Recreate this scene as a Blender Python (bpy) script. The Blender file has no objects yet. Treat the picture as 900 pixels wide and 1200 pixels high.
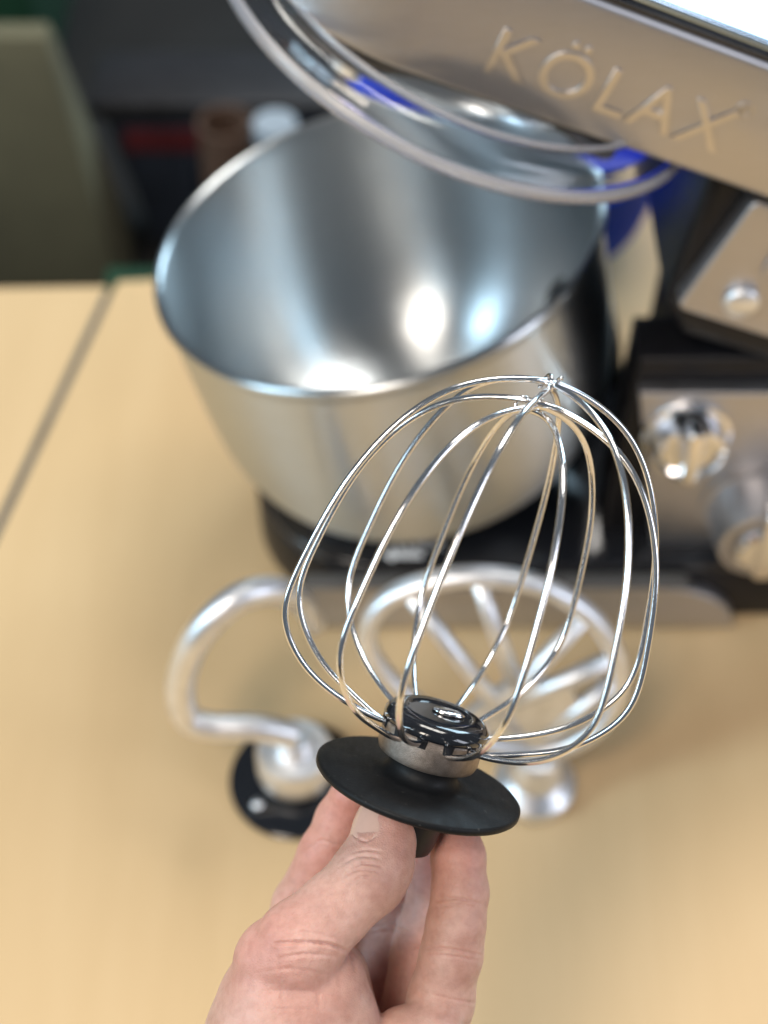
import bpy, bmesh, math, random
import numpy as np
from mathutils import Vector, Matrix

random.seed(4)
rng = np.random.default_rng(4)
S = bpy.context.scene
COL = S.collection
R = math.radians

# ------------------------------------------------------------------ camera
CAM_H, PITCH, FPX = 0.74, R(50), 1847.0          # focal length in px of a 900x1200 frame
cam_d = bpy.data.cameras.new('camera')
cam = bpy.data.objects.new('camera', cam_d); COL.objects.link(cam)
cam.location = (0, 0, CAM_H); cam.rotation_euler = (R(90) - PITCH, 0, 0)
cam_d.sensor_fit = 'VERTICAL'; cam_d.sensor_height = 24.0; cam_d.lens = 24.0 * FPX / 1200.0
cam_d.clip_start = 0.02; cam_d.clip_end = 60
cam_d.dof.use_dof = True; cam_d.dof.focus_distance = 0.495; cam_d.dof.aperture_fstop = cam_d.lens / 10.3
cam_d.dof.aperture_blades = 0
S.camera = cam

# ------------------------------------------------------------------ light (indoor: lamps, no sky, no sun)
W = bpy.data.worlds.new('World'); S.world = W; W.use_nodes = True
W.node_tree.nodes['Background'].inputs[0].default_value = (0.74, 0.86, 1.0, 1)
W.node_tree.nodes['Background'].inputs[1].default_value = 0.17

def area(name, loc, target, sx, sy, power, color):
    d = bpy.data.lights.new(name, 'AREA'); d.shape = 'RECTANGLE'; d.size = sx; d.size_y = sy
    d.energy = power; d.color = color
    o = bpy.data.objects.new(name, d); COL.objects.link(o)
    o.location = loc
    o.rotation_euler = (Vector(target) - Vector(loc)).to_track_quat('-Z', 'Y').to_euler()
    return o
area('ceiling_lamp', (0.45, 1.35, 2.2), (0, .4, 0), 1.3, 0.6, 37, (1.0, 0.95, 0.88))
area('back_window', (1.7, 3.0, 1.25), (0.1, .5, .2), 1.3, 1.1, 60, (0.62, 0.85, 1.0))
area('window_light', (-2.2, -0.3, 1.5), (0, .5, .2), 0.6, 1.5, 40, (0.60, 0.84, 1.0))
area('shop_lamp', (-0.75, -0.75, 2.1), (0, .4, .1), 0.6, 1.0, 36, (1.0, 0.88, 0.76))
area('side_lamp', (1.7, -0.3, 1.1), (0.1, .5, .2), 0.6, 1.1, 14, (0.84, 0.88, 1.0))

S.view_settings.view_transform = 'Standard'; S.view_settings.look = 'None'
S.view_settings.exposure = -0.10; S.view_settings.gamma = 1.0
S.render.engine = 'CYCLES'
S.cycles.max_bounces = 10; S.cycles.transparent_max_bounces = 12; S.cycles.caustics_refractive = False

# ------------------------------------------------------------------ frame of reference of the photograph
CX = np.array([1.0, 0, 0]); CU = np.array([0, math.sin(PITCH), math.cos(PITCH)])
CF = np.array([0, math.cos(PITCH), -math.sin(PITCH)]); CO = np.array([0, 0, CAM_H])
def P(px, py, d):
    return CO + d * (CF + (px - 450) / FPX * CX + (600 - py) / FPX * CU)
def onZ(px, py, z):
    r = P(px, py, 1) - CO; return CO + r * (z - CAM_H) / r[2]
def onY(px, py, y):
    r = P(px, py, 1) - CO; return CO + r * y / r[1]

# ------------------------------------------------------------------ helpers
def link(name, me, mat=None, parent=None, smooth=True):
    o = bpy.data.objects.new(name, me); COL.objects.link(o)
    if mat is not None: me.materials.append(mat)
    if smooth: me.polygons.foreach_set('use_smooth', [True] * len(me.polygons))
    if parent is not None:
        o.parent = parent
        o.matrix_parent_inverse = parent.matrix_basis.inverted()
    return o
def mesh(name, v, f, mat=None, parent=None, smooth=True):
    me = bpy.data.meshes.new(name); me.from_pydata([tuple(map(float, p)) for p in v], [], f); me.update()
    return link(name, me, mat, parent, smooth)
def thing(name, loc, label, cat, group=None):
    o = bpy.data.objects.new(name, None); COL.objects.link(o); o.location = tuple(map(float, loc))
    o.empty_display_size = 0.02
    return tag(o, label, cat, group)
def tag(o, label=None, cat=None, group=None, kind=None):
    if label: o['label'] = label
    if cat: o['category'] = cat
    if group: o['group'] = group
    if kind: o['kind'] = kind
    return o
def sharp(o, deg=35):
    me = o.data
    bm = bmesh.new(); bm.from_mesh(me)
    for e in bm.edges:
        if len(e.link_faces) == 2 and e.calc_face_angle(0) > R(deg): e.smooth = False
    bm.to_mesh(me); bm.free()
    return o
def frame_from(origin, z, xhint=(1, 0, 0)):
    z = np.array(z, float); z /= np.linalg.norm(z)
    x = np.array(xhint, float); x -= z * (x @ z); x /= np.linalg.norm(x)
    y = np.cross(z, x)
    return np.array(origin, float), x, y, z
def lathe(profile, fr=None, n=64):
    o, x, y, z = fr if fr is not None else frame_from((0, 0, 0), (0, 0, 1))
    v, f = [], []
    rings = []
    for r, h in profile:
        if r < 1e-6:
            rings.append([len(v)]); v.append(o + z * h)
        else:
            ids = []
            for k in range(n):
                a = 2 * math.pi * k / n
                ids.append(len(v)); v.append(o + z * h + r * (math.cos(a) * x + math.sin(a) * y))
            rings.append(ids)
    for A, B in zip(rings[:-1], rings[1:]):
        for k in range(n):
            k2 = (k + 1) % n
            if len(A) == 1 and len(B) == 1: continue
            if len(A) == 1: f.append((A[0], B[k2], B[k]))
            elif len(B) == 1: f.append((A[k], A[k2], B[0]))
            else: f.append((A[k], A[k2], B[k2], B[k]))
    return v, f
def catmull(pts, sub=8, closed=False):
    p = np.array(pts, float); n = len(p); out = []
    rngk = range(n) if closed else range(n - 1)
    for i in rngk:
        if closed: a, b, c, d = p[i - 1], p[i], p[(i + 1) % n], p[(i + 2) % n]
        else: a, b, c, d = p[max(i - 1, 0)], p[i], p[i + 1], p[min(i + 2, n - 1)]
        for k in range(sub):
            t = k / sub
            out.append(.5 * ((2 * b) + (-a + c) * t + (2 * a - 5 * b + 4 * c - d) * t ** 2 + (-a + 3 * b - 3 * c + d) * t ** 3))
    if not closed: out.append(p[-1])
    return np.array(out)
def bspline(pts, sub=8):
    p = np.array(pts, float)
    p = np.concatenate([[2 * p[0] - p[1]], p, [2 * p[-1] - p[-2]]]); out = []
    for i in range(1, len(p) - 2):
        a, b, c, d = p[i - 1:i + 3]
        for k in range(sub):
            t = k / sub
            out.append(((1 - t) ** 3 * a + (3 * t ** 3 - 6 * t * t + 4) * b + (-3 * t ** 3 + 3 * t * t + 3 * t + 1) * c + t ** 3 * d) / 6)
    out.append(p[-2]); return np.array(out)
def tube(path, rad, seg=10, closed=False, flat=1.0, flatdir=None):
    p = np.array(path, float); n = len(p)
    if np.isscalar(rad): rad = [rad] * n
    v, f = [], []
    t = np.gradient(p, axis=0) if not closed else np.roll(p, -1, 0) - np.roll(p, 1, 0)
    t /= np.linalg.norm(t, axis=1)[:, None]
    up = np.array([0, 0, 1.0]) if abs(t[0][2]) < .9 else np.array([1.0, 0, 0])
    nrm = up - t[0] * (up @ t[0]); nrm /= np.linalg.norm(nrm)
    for i in range(n):
        if flatdir is not None:
            nrm = np.array(flatdir, float)
        nrm = nrm - t[i] * (nrm @ t[i]); nrm /= np.linalg.norm(nrm)
        b = np.cross(t[i], nrm)
        for k in range(seg):
            a = 2 * math.pi * k / seg
            v.append(p[i] + rad[i] * (math.cos(a) * nrm * flat + math.sin(a) * b))
    m = n if closed else n - 1
    for i in range(m):
        j = (i + 1) % n
        for k in range(seg):
            k2 = (k + 1) % seg
            f.append((i * seg + k, i * seg + k2, j * seg + k2, j * seg + k))
    if not closed:
        for i, flip in ((0, 1), (n - 1, 0)):
            ids = [i * seg + k for k in range(seg)]
            f.append(tuple(ids[::-1]) if flip else tuple(ids))
    return v, f
def prism(outline, h0, h1, fr, bevel=0.0, segs=3):
    """outline in the frame's x,y; extruded along its z from h0 to h1, edges of both caps bevelled"""
    o, x, y, z = fr
    bm = bmesh.new()
    lo = [bm.verts.new(o + x * a + y * b + z * h0) for a, b in outline]
    hi = [bm.verts.new(o + x * a + y * b + z * h1) for a, b in outline]
    n = len(outline)
    caps = [bm.faces.new(lo[::-1]), bm.faces.new(hi)]
    for k in range(n): bm.faces.new((lo[k], lo[(k + 1) % n], hi[(k + 1) % n], hi[k]))
    bmesh.ops.recalc_face_normals(bm, faces=bm.faces)
    if bevel > 0:
        ed = list({e for c in caps for e in c.edges})
        bmesh.ops.bevel(bm, geom=ed, offset=bevel, segments=segs, profile=.5, affect='EDGES', clamp_overlap=True)
    return bm
def bmobj(name, bm, mat, parent=None, smooth=True, deg=40):
    me = bpy.data.meshes.new(name); bm.to_mesh(me); bm.free()
    o = link(name, me, mat, parent, smooth)
    return sharp(o, deg)
def rrect(x0, x1, y0, y1, r, seg=8, which=(1, 1, 1, 1)):
    pts = []
    for (cx, cy, a0, w, kx, ky) in ((x1 - r, y1 - r, 0, which[0], x1, y1), (x0 + r, y1 - r, 90, which[1], x0, y1),
                                    (x0 + r, y0 + r, 180, which[2], x0, y0), (x1 - r, y0 + r, 270, which[3], x1, y0)):
        if not w: pts.append((kx, ky)); continue
        for k in range(seg + 1):
            a = R(a0 + 90 * k / seg); pts.append((cx + r * math.cos(a), cy + r * math.sin(a)))
    return pts
def boxbm(x0, x1, y0, y1, z0, z1, bev=.002, segs=2):
    bm = bmesh.new(); bmesh.ops.create_cube(bm, size=1)
    for vv in bm.verts:
        vv.co = Vector((x0 + (vv.co.x + .5) * (x1 - x0), y0 + (vv.co.y + .5) * (y1 - y0), z0 + (vv.co.z + .5) * (z1 - z0)))
    if bev: bmesh.ops.bevel(bm, geom=bm.edges[:], offset=bev, segments=segs, profile=.5, affect='EDGES')
    return bm

# ------------------------------------------------------------------ materials
def new_mat(name):
    m = bpy.data.materials.new(name); m.use_nodes = True
    nt = m.node_tree; return m, nt, nt.nodes['Principled BSDF']
def tex_noise(nt, scale, detail=4, coord='Object', stretch=None, rough=.55):
    tc = nt.nodes.new('ShaderNodeTexCoord'); n = nt.nodes.new('ShaderNodeTexNoise')
    n.inputs['Scale'].default_value = scale; n.inputs['Detail'].default_value = detail; n.inputs['Roughness'].default_value = rough
    if stretch:
        mp = nt.nodes.new('ShaderNodeMapping'); mp.inputs['Scale'].default_value = stretch
        nt.links.new(tc.outputs[coord], mp.inputs[0]); nt.links.new(mp.outputs[0], n.inputs[0])
    else: nt.links.new(tc.outputs[coord], n.inputs[0])
    return n
def ramp(nt, fac, stops):
    r = nt.nodes.new('ShaderNodeValToRGB'); els = r.color_ramp.elements
    while len(els) < len(stops): els.new(.5)
    for e, (p, c) in zip(els, stops): e.position = p; e.color = (*c, 1)
    nt.links.new(fac, r.inputs[0]); return r
def bump(nt, bsdf, height, strength, dist):
    b = nt.nodes.new('ShaderNodeBump'); b.inputs['Strength'].default_value = strength; b.inputs['Distance'].default_value = dist
    nt.links.new(height, b.inputs['Height']); nt.links.new(b.outputs[0], bsdf.inputs['Normal']); return b
def simple(name, col, rough=.5, metal=0.0, var=.12, scale=40, bumps=0.0, coat=0.0, spec=None):
    m, nt, b = new_mat(name)
    n = tex_noise(nt, scale)
    lo = tuple(c * (1 - var) for c in col); hi = tuple(min(1, c * (1 + var)) for c in col)
    r = ramp(nt, n.outputs[0], [(.3, lo), (.7, hi)])
    nt.links.new(r.outputs[0], b.inputs['Base Color'])
    rr = nt.nodes.new('ShaderNodeMapRange'); rr.inputs[3].default_value = rough * .85; rr.inputs[4].default_value = min(1, rough * 1.15)
    nt.links.new(n.outputs[0], rr.inputs[0]); nt.links.new(rr.outputs[0], b.inputs['Roughness'])
    b.inputs['Metallic'].default_value = metal; b.inputs['Coat Weight'].default_value = coat
    if spec is not None: b.inputs['Specular IOR Level'].default_value = spec
    if bumps: bump(nt, b, tex_noise(nt, scale * 8, 2).outputs[0], bumps, .0004)
    return m

def brushed(name, col, rough, aniso, rot=0.0, axis='Z', stretch=(1, 1, 1), scale=300):
    m, nt, b = new_mat(name)
    b.inputs['Metallic'].default_value = 1
    n = tex_noise(nt, scale, 3, 'Object', stretch)
    lo = tuple(c * .90 for c in col)
    r = ramp(nt, n.outputs[0], [(.3, lo), (.7, col)]); nt.links.new(r.outputs[0], b.inputs['Base Color'])
    rr = nt.nodes.new('ShaderNodeMapRange'); rr.inputs[3].default_value = rough * .8; rr.inputs[4].default_value = rough * 1.2
    nt.links.new(n.outputs[0], rr.inputs[0]); nt.links.new(rr.outputs[0], b.inputs['Roughness'])
    b.inputs['Anisotropic'].default_value = aniso; b.inputs['Anisotropic Rotation'].default_value = rot
    tg = nt.nodes.new('ShaderNodeTangent'); tg.direction_type = 'RADIAL'; tg.axis = axis
    nt.links.new(tg.outputs[0], b.inputs['Tangent'])
    return m

M_BOWL = brushed('brushed_bowl_steel', (.60, .635, .655), .32, .9, 0.25, 'Z', (.15, .15, 14))
M_PANEL = brushed('brushed_taupe_steel', (.565, .555, .57), .45, .4, 0.0, 'Y', (.6, 1, 30), 120)
M_CHROME = simple('polished_chrome', (.86, .86, .87), .07, 1, .03, 60)
M_WIRE = simple('polished_steel_wire', (.83, .83, .84), .13, 1, .06, 400)
M_ALU = simple('cast_aluminium', (.86, .88, .91), .42, 1, .10, 120, .25)
M_HUBMETAL = simple('sintered_hub_steel', (.34, .285, .245), .40, 1, .2, 500, .5)
M_BLACK = simple('black_plastic', (.008, .008, .010), .38, 0, .25, 200, .15, 0, .3)
M_BLACKGLOSS = simple('glossy_black_plastic', (.010, .011, .014), .13, 0, .1, 80, 0, .5)
M_BLACKMATT = simple('matt_black_shield_plastic', (.0085, .009, .010), .5, 0, .35, 260, .35, 0, .35)
def shield_mat():
    m, nt, b = new_mat('scuffed_black_shield_plastic')
    n = tex_noise(nt, 420, 2, 'Object', (1, 1, 1), .5)
    sp = ramp(nt, n.outputs[0], [(.70, (.0075, .008, .009)), (.78, (.05, .048, .045))])
    nt.links.new(sp.outputs[0], b.inputs['Base Color'])
    n2 = tex_noise(nt, 60, 6, 'Object', (6, .7, 2), .7)
    rr = nt.nodes.new('ShaderNodeMapRange'); rr.inputs[3].default_value = .34; rr.inputs[4].default_value = .68
    nt.links.new(n2.outputs[0], rr.inputs[0]); nt.links.new(rr.outputs[0], b.inputs['Roughness'])
    b.inputs['Specular IOR Level'].default_value = .2
    bump(nt, b, tex_noise(nt, 900, 3).outputs[0], .3, .0003)
    return m
M_BLACKMATT = shield_mat()
M_GREY = simple('dark_grey_plastic', (.10, .095, .09), .4, 0, .1, 120, .1)
M_WHITE = simple('white_print', (.88, .88, .88), .5, 0, .05)
M_BLUE = simple('blue_plastic', (.004, .045, .50), .65, 0, .1, 30, 0, 0, .08)
M_TOPGLASS = simple('mirror_blue_top', (.62, .76, .88), .06, 1, .04, 10)
M_NAVY = simple('navy_plastic', (.020, .028, .045), .5, 0, .2, 30)
M_RED = simple('red_label', (.11, .018, .024), .5, 0, .2, 60)
M_PALELID = simple('grey_lid_plastic', (.018, .018, .021), .5, 0, .2, 60)
M_CARTON = simple('carton_board', (.125, .113, .066), .85, 0, .15, 12)
M_GREEN = simple('green_plastic', (.010, .045, .022), .5, 0, .2, 30)
M_FLOOR = simple('shaded_floor', (.009, .008, .0075), .8, 0, .35, 5)  # shade on the floor put into its near-black base colour
M_SCREEN = simple('dark_display', (.012, .011, .010), .12, 0, .1, 40)
M_LETTER = simple('satin_letter_metal', (.64, .61, .58), .36, 1, .05, 60)
M_BRASS = simple('gold_screw', (.7, .55, .3), .25, 1, .1, 60)

def wood_mat():
    m, nt, b = new_mat('pale_board_laminate')
    n1 = tex_noise(nt, 3.0, 6, 'Object', (9, 1.0, 1), .6)
    n2 = tex_noise(nt, 1.6, 3)
    n3 = tex_noise(nt, 260, 2, 'Object', (8, .8, 1))
    r1 = ramp(nt, n1.outputs[0], [(.28, (.655, .460, .245)), (.5, (.685, .485, .262)), (.74, (.71, .51, .282))])
    mx = nt.nodes.new('ShaderNodeMix'); mx.data_type = 'RGBA'; mx.blend_type = 'MULTIPLY'; mx.inputs[0].default_value = .5
    r2 = ramp(nt, n2.outputs[0], [(.35, (.86, .84, .80)), (.65, (1, 1, 1))])
    nt.links.new(r1.outputs[0], mx.inputs[6]); nt.links.new(r2.outputs[0], mx.inputs[7])
    nt.links.new(mx.outputs[2], b.inputs['Base Color']); b.inputs['Roughness'].default_value = .55
    bump(nt, b, n3.outputs[0], .12, .0004)
    return m
M_WOOD = wood_mat()

def clear_mat():
    m, nt, b = new_mat('clear_plastic')
    b.inputs['Base Color'].default_value = (.95, .97, 1, 1); b.inputs['Roughness'].default_value = .05
    b.inputs['IOR'].default_value = 1.42; b.inputs['Transmission Weight'].default_value = 1.0
    n = tex_noise(nt, 90, 2); rr = nt.nodes.new('ShaderNodeMapRange'); rr.inputs[3].default_value = .02; rr.inputs[4].default_value = .08
    nt.links.new(n.outputs[0], rr.inputs[0]); nt.links.new(rr.outputs[0], b.inputs['Roughness'])
    return m
M_CLEAR = clear_mat()

def skin_mat():
    m, nt, b = new_mat('skin')
    n1 = tex_noise(nt, 55, 5); n2 = tex_noise(nt, 320, 3)
    r1 = ramp(nt, n1.outputs[0], [(.30, (.51, .285, .225)), (.5, (.62, .385, .315)), (.70, (.70, .475, .40))])
    at = nt.nodes.new('ShaderNodeAttribute'); at.attribute_name = 'blush'
    mx = nt.nodes.new('ShaderNodeMix'); mx.data_type = 'RGBA'; mx.blend_type = 'MIX'
    nt.links.new(at.outputs['Fac'], mx.inputs[0]); nt.links.new(r1.outputs[0], mx.inputs[6]); mx.inputs[7].default_value = (.66, .29, .24, 1)
    mx2 = nt.nodes.new('ShaderNodeMix'); mx2.data_type = 'RGBA'; mx2.blend_type = 'MULTIPLY'; mx2.inputs[0].default_value = .5
    r2 = ramp(nt, n2.outputs[0], [(.35, (.80, .74, .72)), (.6, (1, 1, 1))])
    nt.links.new(mx.outputs[2], mx2.inputs[6]); nt.links.new(r2.outputs[0], mx2.inputs[7])
    nt.links.new(mx2.outputs[2], b.inputs['Base Color'])
    b.inputs['Roughness'].default_value = .48; b.inputs['Specular IOR Level'].default_value = .4
    b.inputs['Subsurface Weight'].default_value = .35; b.inputs['Subsurface Radius'].default_value = (1, .35, .2)
    b.inputs['Subsurface Scale'].default_value = .004
    tc = nt.nodes.new('ShaderNodeTexCoord'); v = nt.nodes.new('ShaderNodeTexVoronoi'); v.inputs['Scale'].default_value = 1100
    v.feature = 'DISTANCE_TO_EDGE'
    nt.links.new(tc.outputs['Object'], v.inputs[0])
    ad = nt.nodes.new('ShaderNodeMath'); ad.operation = 'ADD'
    n3 = tex_noise(nt, 500, 3)
    nt.links.new(v.outputs['Distance'], ad.inputs[0]); nt.links.new(n3.outputs[0], ad.inputs[1])
    bump(nt, b, ad.outputs[0], .32, .0005)
    return m
M_SKIN = skin_mat()
M_NAIL = simple('fingernail', (.67, .44, .36), .26, 0, .04, 200)

# ================================================================== the setting
fl = bmobj('floor', boxbm(-4, 4, -3, 5, -.40, -.36, 0), M_FLOOR, smooth=False); tag(fl, kind='structure')

tb = bpy.data.objects.new('tabletop', None); COL.objects.link(tb); tag(tb, kind='structure')
sA, sB = onZ(130, 335, 0), onZ(0, 612, 0)
sd = (sA - sB) / np.linalg.norm((sA - sB)[:2])
def seam_x(y): return sB[0] + (sA[0] - sB[0]) * (y - sB[1]) / (sA[1] - sB[1])
FR0 = frame_from((0, 0, 0), (0, 0, 1))
g = .0030
bmobj('board', prism([(-1.3, -.5), (seam_x(-.5) - g, -.5), (seam_x(.827) - g, .827), (-1.3, .80)], -.028, 0, FR0, .0015), M_WOOD, tb)
bmobj('board', prism([(seam_x(-.5) + g, -.5), (1.4, -.5), (1.4, 1.02), (.06, 1.02), (.045, .850), (seam_x(.832) + g, .832)], -.028, 0, FR0, .0015), M_WOOD, tb)
M_SEAM = simple('grey_seam_strip', (.115, .105, .09), .6, 0, .2, 40)
bmobj('joint_strip', prism([(seam_x(-.5) - g + .0003, -.5), (seam_x(-.5) + g - .0003, -.5), (seam_x(.82) + g - .0003, .82), (seam_x(.82) - g + .0003, .82)], -.02, -.001, FR0, 0), M_SEAM, tb)
bmobj('support', boxbm(-1.2, 1.3, -.4, .70, -.36, -.0285, 0), M_FLOOR, tb)

# ================================================================== things beyond the table
def frustum_bm(b4, t4, z0, z1, bev):
    bm = bmesh.new()
    lo = [bm.verts.new((x, y, z0)) for x, y in b4]; hi = [bm.verts.new((x, y, z1)) for x, y in t4]
    bm.faces.new(lo[::-1]); bm.faces.new(hi)
    for k in range(4): bm.faces.new((lo[k], lo[(k + 1) % 4], hi[(k + 1) % 4], hi[k]))
    bmesh.ops.recalc_face_normals(bm, faces=bm.faces)
    bmesh.ops.bevel(bm, geom=bm.edges[:], offset=bev, segments=2, profile=.5, affect='EDGES')
    return bm
t = thing('storage_bin', (-.15, 1.31, -.36), 'dark navy plastic bin with a red label and grey lid beyond the table', 'bin')
bmobj('body', frustum_bm([(-.238, 1.28), (-.05, 1.28), (-.05, 1.35), (-.238, 1.35)], [(-.275, 1.28), (-.05, 1.28), (-.05, 1.355), (-.275, 1.355)], -.358, -.185, .006), M_NAVY, t)
lid = bmobj('lid', boxbm(-.285, -.04, 1.27, 1.36, -.1845, -.165, .006), M_PALELID, t)
bmobj('label', boxbm(-.255, -.16, 1.2755, 1.279, -.225, -.200, 0), M_RED, t)
for k in range(2): bmobj('rib', boxbm(-.20 + .08 * k, -.19 + .08 * k, 1.272, 1.2795, -.34, -.235, .001), M_NAVY, t)
c = bmobj('cardboard_carton', frustum_bm([(-.75, 1.19), (-.262, 1.19), (-.262, 1.30), (-.75, 1.30)], [(-.75, 1.19), (-.292, 1.19), (-.292, 1.215), (-.75, 1.215)], -.359, -.040, .004), M_CARTON)
tag(c, 'dull olive brown cardboard carton standing behind the table', 'carton')
c = bmobj('green_crate', frustum_bm([(-.66, 1.54), (-.39, 1.54), (-.39, 1.9), (-.66, 1.9)], [(-.68, 1.53), (-.376, 1.53), (-.376, 1.92), (-.68, 1.92)], -.359, -.03, .006), M_GREEN)
tag(c, 'green plastic crate behind the cardboard carton', 'crate')
c = bmobj('green_tray', frustum_bm([(-.200, .862), (-.10, .862), (-.10, .885), (-.200, .885)], [(-.205, .858), (-.095, .858), (-.095, .888), (-.205, .888)], -.359, -.035, .003), M_GREEN)
tag(c, 'green plastic tub behind the back edge of the table', 'tub')

M_PALE = simple('pale_blue_plastic', (.34, .40, .46), .4, 0, .15, 30)
M_BROWN = simple('brown_tube_board', (.10, .055, .035), .7, 0, .2, 30)
v, f = lathe([(0, 0), (.034, 0), (.036, .004), (.036, .235), (.030, .262), (.016, .275), (.016, .296), (.018, .297), (.018, .312), (0, .313)], frame_from((-.090, 1.08, -.3598), (0, 0, 1)), 40)
tag(sharp(mesh('plastic_bottle', v, f, M_PALE), 30), 'pale blue grey plastic bottle standing behind the steel bowl', 'bottle')
v, f = lathe([(0, 0), (.026, 0), (.026, .20), (.023, .20), (.023, .02), (0, .02)], frame_from((-.150, 1.235, -.3598), (0, 0, 1)), 32)
tag(sharp(mesh('cardboard_tube', v, f, M_BROWN), 30), 'brown cardboard tube in front of the navy bin', 'tube')
# blue basin on the back of the table
bc = (.085, .892)
v, f = lathe([(0, .001), (.062, .001), (.082, .010), (.100, .032), (.108, .062), (.111, .095), (.115, .097), (.115, .100), (.108, .101), (.105, .062), (.096, .034), (.078, .013), (0, .008)], frame_from((*bc, 0), (0, 0, 1)))
tag(mesh('plastic_basin', v, f, M_BLUE), 'royal blue plastic basin behind the steel bowl', 'basin')

# ================================================================== stand mixer
mx = thing('stand_mixer', (.12, .61, 0), 'black and steel stand mixer with its head tilted up', 'stand mixer')
# base body
ol = rrect(-.075, .44, .5402, .70, .075, 12)
bmobj('base', prism(ol, .002, .044, FR0, .004), M_BLACK, mx)
# bowl stand plate: a round platform with raised ring
BS = (.025, .622)
plate = [(.0, .0494), (.0605, .0494), (.060, .053), (.0585, .0545), (.0565, .0545), (.055, .053), (.054, .0496), (0, .0496)]
v, f = lathe(plate, frame_from((*BS, 0), (0, 0, 1)), 96); o = sharp(mesh('bowl_stand', v, f, M_BLACKGLOSS, mx), 30)
bmobj('deck', prism(rrect(-.072, .34, .5406, .695, .07, 12), .0442, .0495, FR0, .0015), M_BLACKGLOSS, mx)
# steel trim along the front, its right end rounded; dark grey ledge above
FY = frame_from((0, 0, 0), (0, -1, 0), (1, 0, 0))      # local y = up (z), local z = towards the viewer
tx = onY(858, 735, .531)[0]
trim = [(-.045, .004), (tx, .004)] + [(tx - .045 + .045 * math.cos(R(a)), .004 + .036 * math.sin(R(a))) for a in range(6, 91, 7)] + [(-.045, .040)]
bmobj('front_trim', prism(trim, -.5395, -.531, FY, .001), M_PANEL, mx)
bmobj('ledge', prism(rrect(-.045, tx - .03, .5305, .5398, .003, 4), .0405, .0440, FR0, .0008), M_GREY, mx)
for fx in (-.02, .17, .40):
    for fy in (.57, .675):
        v, f = lathe([(0, 0.0005), (.012, 0.0005), (.013, .0019), (0, .0019)], frame_from((fx, fy, 0), (0, 0, 1)), 20); mesh('foot', v, f, M_GREY, mx)
# printed LOCK and arrow on the deck
def text_mesh(name, s, size, fr, mat, parent, ext=.0002, align='LEFT', space=1.0, bev=0.0):
    cu = bpy.data.curves.new(name, 'FONT'); cu.body = s; cu.size = size; cu.extrude = ext; cu.align_x = align; cu.space_character = space
    cu.bevel_depth = bev
    to = bpy.data.objects.new(name, cu); COL.objects.link(to)
    bpy.context.view_layer.update()
    me = bpy.data.meshes.new_from_object(to.evaluated_get(bpy.context.evaluated_depsgraph_get()))
    bpy.data.objects.remove(to); me.materials.clear()
    o, x, y, z = fr
    Mx = Matrix(((x[0], y[0], z[0], o[0]), (x[1], y[1], z[1], o[1]), (x[2], y[2], z[2], o[2]), (0, 0, 0, 1)))
    me.transform(Mx); me.name = name
    return link(name, me, mat, parent, False)
PZ = .0500
lo = onZ(464, 644, PZ)
text_mesh('lock_lettering', 'LOCK', .0100, (np.array([lo[0], lo[1], PZ - .0001]), np.array([1., 0, 0]), np.array([0, 1., 0]), np.array([0, 0, 1.])), M_WHITE, mx, .00015, 'LEFT', 1.1)
a0, a1 = onZ(448, 650, PZ), onZ(495, 650, PZ)
ay = a0[1]
arrow = [(a0[0], ay), (a0[0] + .0062, ay - .0050), (a0[0] + .0062, ay - .0024), (a1[0], ay - .0024), (a1[0], ay + .0024), (a0[0] + .0062, ay + .0024), (a0[0] + .0062, ay + .0050)]
bmobj('lock_arrow', prism(arrow, PZ - .0001, PZ + .00012, FR0, 0), M_WHITE, mx, False)

# column at the rear with the steel dial panel
col = [(.152, .0497), (.43, .0497), (.43, .235), (.40, .262), (.30, .285), (.215, .235), (.185, .200), (.156, .186)]
bmobj('column', prism(col, -.68, -.6005, FY, .006, 3), M_BLACK, mx)
bmobj('dial_housing', prism([(.122, .0497), (.42, .0497), (.42, .190), (.128, .184)], -.600, -.566, FY, .004, 3), M_BLACK, mx)
pl = [onY(750, 462, .556), onY(765, 640, .556)]
bmobj('dial_panel', prism([(pl[1][0], pl[1][2]), (.42, pl[1][2]), (.42, pl[0][2]), (pl[0][0], pl[0][2])], -.5655, -.556, FY, .0015), M_PANEL, mx)
rib = [(.088, .0497), (.147, .0497), (.143, .078), (.1225, .150), (.112, .158), (.096, .12)]
bmobj('support_rib', prism(rib, -.70, -.6815, FY, .004, 3), M_BLACK, mx)
def dial(px, py, r, y, ringed=False):
    c0 = onY(px, py, y)
    fr = frame_from((c0[0], .5558, c0[2]), (0, -1, 0), (1, 0, 0))
    d = .5558 - y
    v, f = lathe([(0, 0), (r * 1.18, 0), (r * 1.18, .003), (r * 1.05, .004), (r, d * .6), (r * .93, d), (r * .8, d + .001), (r * .72, d - .002), (0, d - .0025)], fr, 48)
    k = sharp(mesh('dial', v, f, M_PANEL if ringed else M_CHROME, mx), 30)
    if ringed:
        v, f = lathe([(0, d - .001), (r * .66, d - .001), (r * .64, d + .004), (r * .55, d + .006), (0, d + .006)], fr, 40); sharp(mesh('dial_cap', v, f, M_CHROME, k), 30)
    o_, x_, y_, z_ = fr
    fr2 = (o_ + z_ * 0, x_, y_, z_)
    bmobj('grip', prism(rrect(-r * .22, r * .22, -r * .7, r * 1.25, r * .15, 4), d - .004, d + .009, fr2, .0015), M_CHROME, k)
dial(808, 534, .0195, .540)
dial(897, 640, .0265, .526, True)

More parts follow.
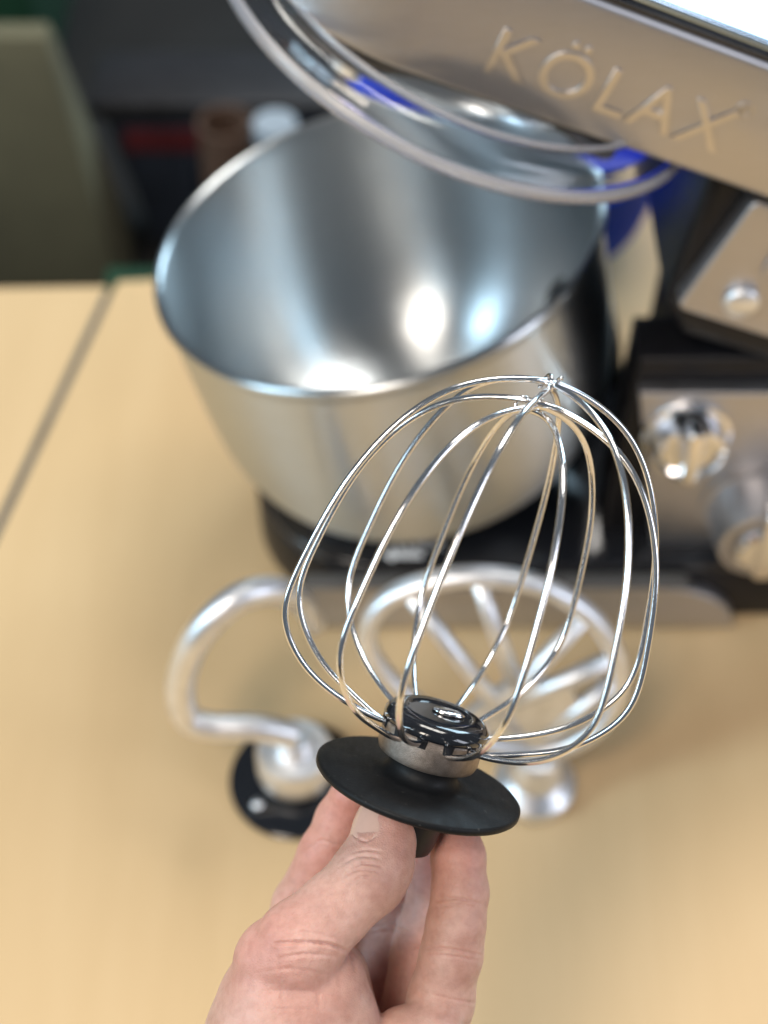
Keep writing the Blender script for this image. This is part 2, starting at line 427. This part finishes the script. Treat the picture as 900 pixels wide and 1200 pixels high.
# tilting head
TH = R(22)
HA = np.array([-math.cos(TH), 0, math.sin(TH)]); HN = np.array([math.sin(TH), 0, math.cos(TH)]); HS = np.array([0, 1.0, 0])
HO = np.array([.007, .61, .370])
FH = (HO, HA, np.cross(HN, HA), HN)                     # x forward along the head, y across, z up through the head
def head_outline(w, back, front, seg=28, nose=1.0):
    pts = [(back, -w), (back, w)]
    pts = [(back, w)] + [(back, -w)]
    for k in range(seg + 1):
        a = R(-90 + 180 * k / seg); pts.append((front + w * nose * math.cos(a), w * math.sin(a)))
    return pts
bmobj('head_shell', prism(head_outline(.070, -.34, 0), 0, .058, FH, .003), M_PANEL, mx)
bmobj('gasket', prism(head_outline(.0685, -.338, 0), .0582, .0610, FH, .0008), M_BLACKGLOSS, mx)
bmobj('head_cover', prism(head_outline(.068, -.336, 0), .0612, .0665, FH, .004, 5), M_TOPGLASS, mx)
bmobj('head_underside', prism(head_outline(.066, -.10, -.004), -.014, -.0003, FH, .008, 4), M_BLACK, mx)
blk = [(-.172, -.085), (-.150, -.0005), (-.335, -.0005), (-.335, -.10), (-.19, -.10)]
HY = np.array([0, -1.0, 0])
FHS = (HO, HA, HN, np.cross(HA, HN))
sgn = 1 if FHS[3][1] < 0 else -1
def hside(y0, y1): return tuple(sorted((sgn * (HO[1] - y0), sgn * (HO[1] - y1))))
h0, h1 = hside(.56, .665); bmobj('motor_block', prism(blk, h0, h1, FHS, .006, 3), M_BLACK, mx)
h0, h1 = hside(.548, .5597)
cp = bmobj('control_panel', prism(rrect(-.325, -.171, -.076, -.008, .004, 4), h0, h1, FHS, .0015), M_PANEL, mx)
h0, h1 = hside(.5455, .5479); bmobj('display_bezel', prism(rrect(-.290, -.194, -.046, -.016, .009, 6), h0, h1, FHS, .0008), M_CHROME if False else M_PANEL, cp)
h0, h1 = hside(.5447, .5454); bmobj('display', prism(rrect(-.284, -.203, -.039, -.023, .002, 3), h0, h1, FHS, .0), M_SCREEN, cp)
bpos = HO + HA * -.196 + HN * -.060
v, f = lathe([(0, 0), (.0085, 0), (.0085, .003), (.007, .0045), (0, .005)], frame_from((bpos[0], .5478, bpos[2]), (0, -1, 0)), 32); mesh('button', v, f, M_ALU, cp)
# drive shaft under the head
sh = HO + HA * .005
v, f = lathe([(0, -.022), (.022, -.022), (.021, -.036), (.008, -.038), (.008, -.060), (0, -.062)], (sh + HN * .008, HA, FH[2], HN), 32); sharp(mesh('drive_shaft', v, f, M_ALU, mx), 30)
# KOLAX lettering along the band
fy = np.array([0, .5398, 0])
tpos = onY(560, 80, .5398)
text_mesh('brand_lettering', 'K\u00d6LAX', .030, (tpos, -HA, HN, np.cross(-HA, HN)), M_LETTER, mx, .0006, 'LEFT', 1.15, .0002)
tp2 = onY(858, 134, .5398)
text_mesh('brand_mark', '\u00ae', .010, (tp2, -HA, HN, np.cross(-HA, HN)), M_LETTER, mx, .0006)

# ================================================================== clear splash guard clipped under the head
GC, GR = np.array([0.036, .616, .3475]), .1105
gfr = (GC, HA, FH[2], HN)
prof = [(GR, 0), (GR + .0026, .0006), (GR + .0030, .0022), (GR + .0006, .0030), (GR - .0006, .0058), (GR - .004, .0088), (GR - .012, .0102), (.060, .0106), (.060, .0092),
        (GR - .0123, .0088), (GR - .0050, .0077), (GR - .0021, .0052), (GR - .0016, .0010), (GR, 0)]
v, f = lathe(prof, gfr, 96)
sg = mesh('splash_guard', v, f, M_CLEAR)
M_RIM = simple('frosted_clear_rim', (.86, .88, .97), .22, 0, .03, 60)
M_RIM.node_tree.nodes['Principled BSDF'].inputs['Transmission Weight'].default_value = .72
v, f = lathe([(GR + .0032, -.0030), (GR + .0058, -.0022), (GR + .0062, .0), (GR + .0060, .0022), (GR + .0044, .0034), (GR + .0032, .0030), (GR + .0032, -.0030)], gfr, 96)
mesh('rim', v, f, M_RIM, sg)
v, f = lathe([(GR - .0125, .0104), (GR - .0105, .0104), (GR - .0108, .0130), (GR - .0115, .0136), (GR - .0122, .0130), (GR - .0125, .0104)], gfr, 96)
mesh('inner_rim', v, f, M_RIM, sg)
tag(sg, 'clear plastic splash guard ring under the tilted mixer head', 'splash guard')

# ================================================================== mixing bowl, cocked in its stand
BN = np.array([-.2141, .045, 1.0]); BN /= np.linalg.norm(BN)
BRC = np.array([-.0045, .6261, .2134])                  # rim centre
BH = .153
out = [(0, 0), (.056, 0), (.066, .0025), (.0855, .013), (.1005, .031), (.1092, .053), (.1130, .078), (.1142, .105), (.1146, .124), (.1148, .149)]
rim = [(.1165, .1505), (.1178, .1530), (.1165, .1555), (.1140, .1558)]
inn = [(.1130, .1535), (.1128, .124), (.1124, .105), (.1112, .079), (.1074, .054), (.0987, .0325), (.0836, .0150), (.064, .0045), (.054, .0028), (0, .0024)]
def smooth_prof(pr, sub=4): return [tuple(p) for p in catmull(pr, sub)]
prof = [(0, 0)] + smooth_prof(out[1:]) + rim + smooth_prof(inn[:-1]) + [inn[-1]]
v, f = lathe(prof, None, 128)
bowl = mesh('mixing_bowl', v, f, M_BOWL)
_, bx_, by_, bz_ = frame_from((0, 0, 0), BN)
bo = BRC - BN * BH
bowl.matrix_world = Matrix(((bx_[0], by_[0], bz_[0], bo[0]), (bx_[1], by_[1], bz_[1], bo[1]), (bx_[2], by_[2], bz_[2], bo[2]), (0, 0, 0, 1)))
tag(bowl, 'large brushed steel mixing bowl on the black mixer stand', 'bowl')

# ================================================================== dough hook standing on its shield
hc = onZ(348, 915, 0)
t = thing('dough_hook', hc, 'aluminium dough hook standing on a black shield disc', 'dough hook')
fr = frame_from(hc, (0, 0, 1))
v, f = lathe([(0, .0), (.034, .0), (.036, .001), (.036, .003), (.034, .004), (.016, .006), (.015, .012), (0, .012)], fr); sharp(mesh('shield_disc', v, f, M_BLACKGLOSS, t), 30)
v, f = lathe([(0, .0122), (.019, .0122), (.0205, .014), (.0205, .029), (.0185, .0325), (.0105, .0335), (.0098, .042), (.008, .044), (0, .044)], fr, 40); sharp(mesh('hub', v, f, M_ALU, t), 30)
hy = hc[1]
pts = [onY(345, 862, hy - .004), onY(300, 853, hy - .005), onY(245, 851, hy - .006), onY(218, 838, hy - .004), onY(212, 800, hy), onY(226, 756, hy + .004), onY(252, 722, hy + .010), onY(285, 698, hy + .018), onY(322, 692, hy + .026), onY(352, 704, hy + .034), onY(372, 735, hy + .036)]
pp = catmull(pts, 8)
v, f = tube(pp, [.0072] * (len(pp) - 12) + list(np.linspace(.0072, .0045, 12)), 14); mesh('hook_arm', v, f, M_ALU, t)
for (sx, sy, m_) in ((302, 942, M_ALU), (335, 918, M_ALU), (350, 912, M_BRASS)):
    q = onZ(sx, sy, .0045)
    v, f = lathe([(0, -.0003), (.0035, -.0003), (.003, .0012), (0, .0018)], frame_from((q[0], q[1], .0042), (0, 0, 1)), 16); mesh('screw', v, f, m_, t)

# ================================================================== flat beater standing on its hub
fc = onZ(625, 925, 0)
t = thing('flat_beater', fc, 'cast aluminium flat beater with ribs standing on the table', 'flat beater')
fr = frame_from(fc, (0, 0, 1))
v, f = lathe([(0, 0), (.020, 0), (.0215, .002), (.0215, .009), (.018, .012), (.014, .016), (.0125, .030), (.010, .034), (0, .035)], fr, 48); sharp(mesh('hub', v, f, M_ALU, t), 30)
def bp(px, py): return onY(px, py, fc[1] + (890 - py) / 226 * .035)
loop = [bp(*q) for q in ((622, 880), (560, 866), (492, 828), (446, 783), (430, 744), (447, 708), (492, 685), (560, 675), (632, 686), (690, 720), (722, 768), (724, 816), (700, 852), (664, 874))]
v, f = tube(catmull(loop, 8, True), .0048, 12, True, 1.25, (0, 1, 0)); mesh('frame', v, f, M_ALU, t)
for a, b in (((478, 694), (612, 862)), ((686, 722), (560, 850)), ((600, 822), (722, 770)), ((560, 680), (604, 800)), ((640, 858), (716, 800))):
    v, f = tube([bp(*a), (bp(*a) + bp(*b)) / 2 + np.array([0, -.001, 0]), bp(*b)], .0042, 10, False, 1.2, (0, 1, 0)); mesh('rib', v, f, M_ALU, t)
web = [bp(*q) for q in ((540, 842), (600, 795), (668, 800), (688, 842), (630, 872))]
wf = np.array([w + np.array([0, -.003, 0]) for w in web]); wb = np.array([w + np.array([0, .003, 0]) for w in web])
v = np.concatenate([wf, wb]); n5 = 5
f = [tuple(range(5)), tuple(range(9, 4, -1))] + [((k + 1) % 5, k, k + 5, (k + 1) % 5 + 5) for k in range(5)]
mesh('web', v, f, M_ALU, t, False)

# ================================================================== whisk held in the hand
WA = CX * .270 + CU * .944 - CF * .19; WA /= np.linalg.norm(WA)   # axis, tip leaning towards the viewer
DC = P(490, 919, .512)
wk = thing('wire_whisk', DC - WA * .024, 'steel balloon whisk with black shield disc held up by the hand', 'whisk')
wfr = frame_from(DC, WA, CX)
_, wx, wy, wz = wfr
v, f = lathe([(0, -.001), (.0335, -.0012), (.0343, -.0004), (.0343, .0010), (.0336, .0016), (.018, .0024), (.0135, .0032), (.0118, .005), (.0112, .0078), (.0120, .0092), (0, .0092)], wfr, 96)
sharp(mesh('shield_disc', v, f, M_BLACKMATT, wk), 50)
v, f = lathe([(0, -.0012), (.0128, -.0012), (.0122, -.006), (.0108, -.019), (.0100, -.0212), (0, -.0212)], wfr, 32); sharp(mesh('stem', v, f, M_BLACK, wk), 30)
v, f = lathe([(0, .0093), (.0140, .0093), (.0162, .0102), (.0168, .012), (.0168, .0198), (.0162, .0206), (0, .0206)], wfr, 64); hub = sharp(mesh('hub', v, f, M_HUBMETAL, wk), 30)
# cap: glossy black with notched skirt and a slot
capv, capf = [], []
cprof = [(.0, .0205), (.0170, .0205), (.0175, .0214), (.0173, .0228), (.0158, .0246), (.0135, .0256), (.0108, .0257), (.0102, .0250), (0, .0250)]
v, f = lathe(cprof, wfr, 72)
cap = sharp(mesh('cap', v, f, M_BLACKGLOSS, wk), 40)
sl = wfr[0] + wz * .0252 + wx * .003 + wy * .0015
v, f = lathe([(0, 0), (.0036, 0), (.0036, .0006), (.003, .0011), (0, .0012)], (sl, wx * 1.5, wy * .8, wz), 32); mesh('rivet', v, f, M_CHROME, cap)
for k in range(12):
    a = R(14 + 30 * k)
    d = math.cos(a) * wx + math.sin(a) * wy; tt = np.cross(wz, d)
    bm = prism([(-.0015, -.0010), (.0015, -.0010), (.0019, .0022), (-.0019, .0022)], .0150, .0173, (wfr[0] + wz * .0185, tt, wz, d), .0004, 1)
    bmobj('notch', bm, M_BLACK, hub)
HUBZ = .0192
CA = WA + CX * .030; CA /= np.linalg.norm(CA)              # the wire cage is bent over a little to one side
wprof = [(.0140, 0), (.0200, .0004), (.030, .0032), (.042, .0082), (.0515, .0155), (.0585, .0250), (.0602, .0350), (.0580, .0490), (.0545, .0680), (.0488, .0840), (.0405, .0985), (.0300, .1092), (.0165, .1155), (.004, .1180)]
for k in range(6):
    az = R(12 + 30 * k + rng.normal() * 2.0)
    drop = (0, .0085, .002, .0105, .0005, .0070)[k]
    off = .0014 * rng.normal()
    d1 = math.cos(az) * wx + math.sin(az) * wy; tt = np.cross(wz, d1)
    pts = []
    n = len(wprof)
    def side(sg_, j):
        out_ = []
        for i, (r_, z_) in enumerate(wprof):
            w = max(0, (z_ - .05) / .0685)
            zz = z_ - drop * w ** 1.5 + (-.0022 if k % 2 else .0) * (1 if i < 2 else .3 if i < 4 else 0)
            rr_ = r_ * (1 - .05 * (k % 2))
            # wires leave the hub bunched to two sides, and fan out
            b_ = max(0, 1 - i / 4.0)
            az2 = az + (0 if sg_ > 0 else math.pi)
            dd = math.cos(az2) * wx + math.sin(az2) * wy
            out_.append(wfr[0] + wz * (HUBZ + zz) + dd * rr_ + (CA - wz) * zz * 1.0 + tt * (off + (.0014 if sg_ > 0 else -.0014)) * (1 - .2 * b_))
        return out_
    A = side(1, 0); B = side(-1, 1)
    path = bspline(A + B[::-1], 9)
    v, f = tube(path, .00104, 10); mesh('wire', v, f, M_WIRE, wk)
# clips where the loops cross at the tip
def clip(c0, ax1, ax2, r, turns=1.6):
    n = 40; pts = []
    for i in range(n):
        a = 2 * math.pi * turns * i / n
        pts.append(c0 + r * (math.cos(a) * ax1 + math.sin(a) * ax2) + np.cross(ax1, ax2) * (i / n - .5) * .006)
    v, f = tube(pts, .00062, 8); mesh('clip', v, f, M_WIRE, wk)
tipc = wfr[0] + wz * HUBZ + CA * .1178
clip(tipc, wz, wy, .0022)
clip(tipc - wz * .009 - wx * .006, wz, wx, .0024, 1.3)

# ================================================================== the hand
def surface_nets(D, org, h):
    ins = D < 0
    c = ins[:-1, :-1, :-1].astype(np.int8)
    tot = sum(ins[i:D.shape[0] - 1 + i, j:D.shape[1] - 1 + j, k:D.shape[2] - 1 + k].astype(np.int8) for i in (0, 1) for j in (0, 1) for k in (0, 1))
    act = (tot > 0) & (tot < 8)
    idx = np.argwhere(act)
    vid = -np.ones(act.shape, np.int32); vid[act] = np.arange(len(idx))
    pos = np.zeros((len(idx), 3)); cnt = np.zeros(len(idx))
    corners = [(i, j, k) for i in (0, 1) for j in (0, 1) for k in (0, 1)]
    for a in corners:
        for ax in range(3):
            if a[ax]: continue
            b = list(a); b[ax] = 1
            da = D[idx[:, 0] + a[0], idx[:, 1] + a[1], idx[:, 2] + a[2]]; db = D[idx[:, 0] + b[0], idx[:, 1] + b[1], idx[:, 2] + b[2]]
            m = (da < 0) != (db < 0)
            t_ = np.where(m, da / np.where(m, da - db, 1), 0)
            q = np.array(a, float)[None] + t_[:, None] * (np.array(b) - np.array(a))[None]
            pos += np.where(m[:, None], q, 0); cnt += m
    pos = (idx + pos / cnt[:, None]) * h + org
    faces = []
    for ax in range(3):
        s0 = [slice(None)] * 3; s1 = [slice(None)] * 3; s0[ax] = slice(0, -1); s1[ax] = slice(1, None)
        A, B = ins[tuple(s0)], ins[tuple(s1)]
        e = np.argwhere(A != B)
        o1, o2 = (ax + 1) % 3, (ax + 2) % 3
        ok = (e[:, o1] > 0) & (e[:, o2] > 0) & (e[:, o1] < D.shape[o1] - 1) & (e[:, o2] < D.shape[o2] - 1)
        e = e[ok]; fl_ = A[e[:, 0], e[:, 1], e[:, 2]]
        def cell(d1, d2):
            q = e.copy(); q[:, o1] -= d1; q[:, o2] -= d2; return vid[q[:, 0], q[:, 1], q[:, 2]]
        quad = np.stack([cell(1, 1), cell(0, 1), cell(0, 0), cell(1, 0)], 1)
        quad[~fl_] = quad[~fl_][:, ::-1]
        faces.append(quad)
    return pos, np.concatenate(faces)

def C(px, py, d): return np.array([(px - 450) / FPX * d, (600 - py) / FPX * d, -d])   # camera-aligned metres
HLO, HHI, HH = np.array([-.085, -.285, -.64]), np.array([.055, -.085, -.455]), .0007
dims = np.ceil((HHI - HLO) / HH).astype(int) + 1
def blank(): return np.full(dims, .05, np.float32)
def smin(a, b, k):
    h_ = np.clip(.5 + .5 * (b - a) / k, 0, 1); return b * (1 - h_) + a * h_ - k * h_ * (1 - h_)
def add_cap(D, a, b, ra, rb, k, squash=None):
    lo = np.minimum(a - ra, b - rb) - .012 - k; hi = np.maximum(a + ra, b + rb) + .012 + k
    i0 = np.maximum(np.floor((lo - HLO) / HH).astype(int), 0); i1 = np.minimum(np.ceil((hi - HLO) / HH).astype(int), dims)
    if (i1 <= i0).any(): return
    ax = [HLO[q] + HH * np.arange(i0[q], i1[q], dtype=np.float32) for q in range(3)]
    G = np.stack(np.meshgrid(*ax, indexing='ij'), -1).astype(np.float32)
    ba = (b - a).astype(np.float32); pa = G - a.astype(np.float32)
    t_ = np.clip((pa @ ba) / max(float(ba @ ba), 1e-9), 0, 1)
    q = pa - t_[..., None] * ba
    if squash is not None:
        sv, sf = squash
        c_ = q @ sv.astype(np.float32); q = q + (c_ * (sf - 1))[..., None] * sv.astype(np.float32)
    d = np.sqrt((q * q).sum(-1)) - (ra + (rb - ra) * t_)
    sl_ = tuple(slice(i0[q_], i1[q_]) for q_ in range(3))
    D[sl_] = smin(D[sl_], d.astype(np.float32), k)
def chain(js, k):
    D = blank()
    for (a, ra), (b, rb) in zip(js[:-1], js[1:]): add_cap(D, a, b, ra, rb, k)
    return D
mm = .001
thumb = chain([(C(457, 945, .512), 8.2 * mm), (C(452, 972, .508), 9.8 * mm), (C(442, 1012, .503), 11.2 * mm), (C(430, 1030, .501), 11.4 * mm),
               (C(392, 1066, .498), 11.2 * mm), (C(352, 1106, .496), 13.2 * mm), (C(345, 1120, .497), 14.5 * mm)], 4 * mm)
thenar = blank()
for a, b, ra, rb in ((C(330, 1128, .500), C(335, 1230, .503), 15 * mm, 24 * mm), (C(368, 1168, .503), C(370, 1260, .510), 14 * mm, 22 * mm), (C(335, 1230, .503), C(320, 1420, .515), 24 * mm, 26 * mm),
                     (C(300, 1165, .510), C(290, 1260, .515), 9 * mm, 18 * mm), (C(392, 1146, .508), C(400, 1230, .515), 8.5 * mm, 14 * mm), (C(385, 1150, .530), C(390, 1240, .535), 14 * mm, 20 * mm)):
    add_cap(thenar, a, b, ra, rb, 10 * mm)
index = chain([(C(412, 932, .540), 7.4 * mm), (C(398, 962, .546), 8.4 * mm), (C(380, 1000, .550), 8.8 * mm), (C(352, 1062, .556), 9.8 * mm), (C(345, 1090, .556), 10 * mm), (C(345, 1210, .556), 11.5 * mm)], 3 * mm)
middle = chain([(C(470, 965, .556), 7.8 * mm), (C(464, 1010, .563), 8.6 * mm), (C(455, 1080, .566), 9.4 * mm), (C(442, 1120, .566), 9.6 * mm), (C(420, 1240, .558), 11.5 * mm)], 3 * mm)
ring = chain([(C(512, 985, .548), 7.6 * mm), (C(508, 1030, .552), 8.4 * mm), (C(497, 1090, .553), 9.2 * mm), (C(490, 1120, .552), 9.4 * mm), (C(468, 1250, .548), 11 * mm)], 3 * mm)
little = chain([(C(534, 974, .528), 7.6 * mm), (C(537, 1005, .524), 8.7 * mm), (C(539, 1045, .521), 9.1 * mm), (C(534, 1085, .519), 9.6 * mm), (C(529, 1118, .519), 10.1 * mm), (C(517, 1170, .522), 10.8 * mm), (C(498, 1250, .532), 12.5 * mm)], 3 * mm)
palm = blank()
for a, b, ra, rb in ((C(345, 1215, .556), C(330, 1440, .545), 12 * mm, 20 * mm), (C(420, 1245, .556), C(360, 1440, .545), 12 * mm, 20 * mm), (C(470, 1255, .546), C(390, 1440, .54), 12 * mm, 20 * mm),
                     (C(498, 1255, .532), C(420, 1440, .53), 13 * mm, 20 * mm), (C(472, 1216, .512), C(440, 1380, .515), 10 * mm, 18 * mm), (C(512, 1216, .510), C(500, 1290, .520), 8.5 * mm, 12 * mm),
                     (C(370, 1440, .53), C(330, 1640, .545), 27 * mm, 29 * mm), (C(345, 1440, .53), C(300, 1640, .545), 27 * mm, 28 * mm)):
    add_cap(palm, a, b, ra, rb, 9 * mm)
fing = np.minimum(np.minimum(index, smin(middle, blank(), 1e-4)), np.minimum(ring, little))
D = smin(fing, palm, 4 * mm)
D = smin(D, thenar, 1.5 * mm)
D = smin(D, thumb, 1.0 * mm)
hv, hf = surface_nets(D, HLO, HH)
# light smoothing
def smooth_verts(v, f, it, lam=.5):
    n = len(v); e = np.concatenate([f[:, [0, 1]], f[:, [1, 2]], f[:, [2, 3]], f[:, [3, 0]]]); e = np.concatenate([e, e[:, ::-1]])
    deg = np.bincount(e[:, 0], minlength=n)[:, None]
    for _ in range(it):
        s = np.stack([np.bincount(e[:, 0], v[e[:, 1], q], n) for q in range(3)], 1) / np.maximum(deg, 1)
        v = v + lam * (s - v)
    return v
hv = smooth_verts(hv, hf, 4)
def quad_split(v, f):
    e = np.concatenate([f[:, [0, 1]], f[:, [1, 2]], f[:, [2, 3]], f[:, [3, 0]]]); e.sort(axis=1)
    u, inv = np.unique(e[:, 0].astype(np.int64) * len(v) + e[:, 1], return_inverse=True)
    em = .5 * (v[u // len(v)] + v[u % len(v)]); fm = v[f].mean(1)
    n, m = len(v), len(f); inv = inv.reshape(4, m) + n; c_ = np.arange(m) + n + len(em)
    q = [np.stack([f[:, k], inv[k], c_, inv[(k + 3) % 4]], 1) for k in range(4)]
    return np.concatenate([v, em, fm]), np.concatenate(q)
hv, hf = quad_split(hv, hf)
hv = smooth_verts(hv, hf, 2)
def vnormals(v, f):
    fn = np.cross(v[f[:, 2]] - v[f[:, 0]], v[f[:, 3]] - v[f[:, 1]])
    n = np.zeros_like(v)
    for q in range(4):
        for ax in range(3): n[:, ax] += np.bincount(f[:, q], fn[:, ax], len(v))
    return n / np.maximum(np.linalg.norm(n, axis=1), 1e-12)[:, None]
hn = vnormals(hv, hf)
# creases: (points on the skin as seen from the front, depth mm, width mm, range of depths they belong to)
ppx = 450 + FPX * hv[:, 0] / -hv[:, 2]; ppy = 600 - FPX * hv[:, 1] / -hv[:, 2]; dep = -hv[:, 2]
front = np.clip((hn * (-hv / np.linalg.norm(hv, axis=1)[:, None])).sum(1) * 2.2, 0, 1)
def seg_dist(pts):
    best = np.full(len(hv), 1e9); tap = np.zeros(len(hv))
    p_ = catmull(np.array([(a, b, 0) for a, b in pts], float), 6)[:, :2]
    for iq, (a, b) in enumerate(zip(p_[:-1], p_[1:])):
        ab = b - a; t_ = np.clip(((ppx - a[0]) * ab[0] + (ppy - a[1]) * ab[1]) / max(ab @ ab, 1e-9), 0, 1)
        dd_ = np.hypot(ppx - a[0] - t_ * ab[0], ppy - a[1] - t_ * ab[1]); w_ = dd_ < best
        best[w_] = dd_[w_]; tap[w_] = (iq + t_[w_]) / (len(p_) - 1)
    ph_ = pts[0][0] * .37 + pts[0][1] * .11
    fade = np.sin(np.pi * np.clip(tap, 0, 1)) ** .8 * (.72 + .28 * np.sin(tap * 17 + ph_) * np.sin(tap * 7.3 + ph_ * 2))
    return best * dep / FPX, fade
disp = np.zeros(len(hv)); redden = np.zeros(len(hv))
CR = [  # thumb knuckle
    ([(405, 1024), (425, 1012), (450, 1016)], .55, .8, .48, .507), ([(398, 1031), (420, 1019), (447, 1022)], .6, .8, .48, .507), ([(395, 1018), (420, 1004), (448, 1006)], .45, .8, .48, .507),
    ([(412, 1000), (432, 996), (452, 999)], .35, .8, .48, .507), ([(405, 1038), (425, 1028), (445, 1031)], .3, .8, .48, .507),
    ([(411, 966), (418, 981), (430, 986), (443, 977)], .5, .7, .48, .512),
    # thumb base fold
    ([(318, 1106), (350, 1104), (385, 1107), (410, 1117)], 1.1, .9, .47, .51), ([(322, 1124), (360, 1118), (400, 1122)], .4, .9, .47, .51), ([(330, 1095), (360, 1092), (395, 1100)], .3, 1.0, .47, .51),
    ([(405, 1112), (413, 1125), (416, 1140)], .6, 1.0, .47, .52),
    # wrinkles on the ball of the thumb
    ([(300, 1140), (345, 1135), (390, 1145)], .22, 1.0, .46, .51), ([(290, 1165), (340, 1160), (400, 1168)], .22, 1.0, .46, .51), ([(300, 1185), (350, 1182), (405, 1188)], .2, 1.0, .46, .51),
    ([(325, 1120), (330, 1160), (335, 1195)], .18, 1.0, .46, .51), ([(365, 1120), (372, 1160), (375, 1195)], .18, 1.0, .46, .51),
    # joint lines of the outer finger
    ([(505, 1058), (535, 1053), (566, 1060)], .5, .8, .49, .53), ([(507, 1064), (535, 1060), (560, 1064)], .3, .7, .49, .53),
    ([(495, 1112), (525, 1112), (565, 1120)], .5, .8, .49, .53), ([(498, 1119), (528, 1120), (562, 1126)], .35, .7, .49, .53), ([(505, 1165), (535, 1172), (562, 1176)], .3, .9, .49, .535),
    # index
    ([(352, 995), (375, 985), (400, 992)], .45, .8, .52, .57), ([(330, 1055), (355, 1046), (380, 1052)], .5, .8, .52, .57), ([(334, 1062), (355, 1054), (378, 1059)], .3, .8, .52, .57),
    ([(430, 1088), (455, 1084), (480, 1090)], .5, .8, .53, .58), ([(432, 1095), (455, 1092), (480, 1096)], .35, .8, .53, .58), ([(480, 1110), (500, 1108)], .5, .8, .53, .57)]
for pts, dp, wd, d0, d1 in CR:
    s_, fd_ = seg_dist(pts); s_ = s_ + .12 * mm * np.sin(hv[:, 0] * 2600) * np.sin(hv[:, 1] * 2100 + 1); dp *= fd_ * 1.15; wd *= .62; g_ = np.exp(-(s_ / (wd * mm)) ** 2) * front * ((dep > d0) & (dep < d1))
    disp -= g_ * dp * mm; redden = np.maximum(redden, g_ * fd_ * .22)
    disp += np.exp(-((s_ - 2.0 * wd * mm) / (1.4 * wd * mm)) ** 2) * front * ((dep > d0) & (dep < d1)) * dp * .22 * mm
# soft irregularity
for _ in range(16):
    k_ = rng.normal(size=3) * 180; ph = rng.uniform(0, 6.28)
    disp += .06 * mm * np.sin(hv @ k_ + ph)
hv = hv + hn * disp[:, None]
# blush near the finger tips and in folds
bl = redden.copy()
for tip, rad_ in ((C(457, 950, .508), .016), (C(410, 935, .54), .022), (C(385, 990, .55), .018), (C(534, 980, .524), .017), (C(470, 965, .556), .02), (C(512, 990, .548), .02), (C(330, 1110, .498), .02)):
    bl = np.maximum(bl, .75 * np.exp(-(np.linalg.norm(hv - tip, axis=1) / rad_) ** 2))
bl = np.maximum(bl, .25 * (dep > .53))
MW = np.stack([CX, CU, -CF], 1)
hw = hv @ MW.T + CO
me = bpy.data.meshes.new('hand'); me.vertices.add(len(hw)); me.vertices.foreach_set('co', hw.astype(np.float32).ravel())
me.loops.add(hf.size); me.loops.foreach_set('vertex_index', hf.astype(np.int32).ravel())
me.polygons.add(len(hf)); me.polygons.foreach_set('loop_start', np.arange(0, hf.size, 4, dtype=np.int32))
me.update(calc_edges=True); me.validate()
at = me.attributes.new('blush', 'FLOAT', 'POINT'); at.data.foreach_set('value', bl.astype(np.float32))
hand = link('hand', me, M_SKIN)
tag(hand, 'bare left hand pinching the whisk stem between thumb and fingertips', 'hand')
# thumb nail: a curved plate on the back of the thumb tip
ta, tbp = C(442, 1012, .503), C(457, 945, .512)
tdir = (tbp - ta) / np.linalg.norm(tbp - ta)
nd = np.array([-.62, .05, .78]); nd -= tdir * (nd @ tdir); nd /= np.linalg.norm(nd); ns = np.cross(tdir, nd)
vv, ff = [], []
NU, NV = 16, 18
base = C(453, 965, .5085)
def tri_D(p):
    g_ = (p - HLO) / HH; i_ = np.floor(g_).astype(int); w_ = g_ - i_; out_ = 0
    for a in (0, 1):
        for b in (0, 1):
            for c_ in (0, 1):
                out_ += D[i_[0] + a, i_[1] + b, i_[2] + c_] * (w_[0] if a else 1 - w_[0]) * (w_[1] if b else 1 - w_[1]) * (w_[2] if c_ else 1 - w_[2])
    return out_
NP, NR = {}, np.zeros((NU, NV))
for i in range(NU):
    for j in range(NV):
        s_ = -1 + 2 * j / (NV - 1); u_ = i / (NU - 1)
        edge = math.sqrt(max(0, 1 - abs(s_) ** 3.2))
        l_ = -.0028 - .0070 * edge * (1 - u_) + u_ * .0098 + u_ * .0010 * edge
        dr_ = math.cos(s_ * R(44)) * nd + math.sin(s_ * R(44)) * ns; o_ = base + tdir * l_
        lo_, hi_ = .003, .017
        for _ in range(16):
            md_ = .5 * (lo_ + hi_)
            if tri_D(o_ + dr_ * md_) < 0: lo_ = md_
            else: hi_ = md_
        NP[(i, j)] = (o_, dr_); NR[i, j] = lo_
for _ in range(6):
    pad = np.pad(NR, 1, mode='edge'); NR = (pad[1:-1, 1:-1] * 2 + pad[:-2, 1:-1] + pad[2:, 1:-1] + pad[1:-1, :-2] + pad[1:-1, 2:]) / 6
for lay in (0, 1):
    for i in range(NU):
        for j in range(NV):
            o_, dr_ = NP[(i, j)]
            rimf = min(1, 4 * min(i / (NU - 1), j / (NV - 1), 1 - j / (NV - 1)))
            vv.append(MW @ (o_ + dr_ * (NR[i, j] + (-.0001 + .00034 * rimf ** .5 if lay == 0 else -.0012))) + CO)
for lay in (0, 1):
    for i in range(NU - 1):
        for j in range(NV - 1):
            q = lay * NU * NV + i * NV + j; fq = (q, q + 1, q + NV + 1, q + NV); ff.append(fq if lay == 0 else fq[::-1])
mesh('thumb_nail', vv, ff, M_NAIL, hand)
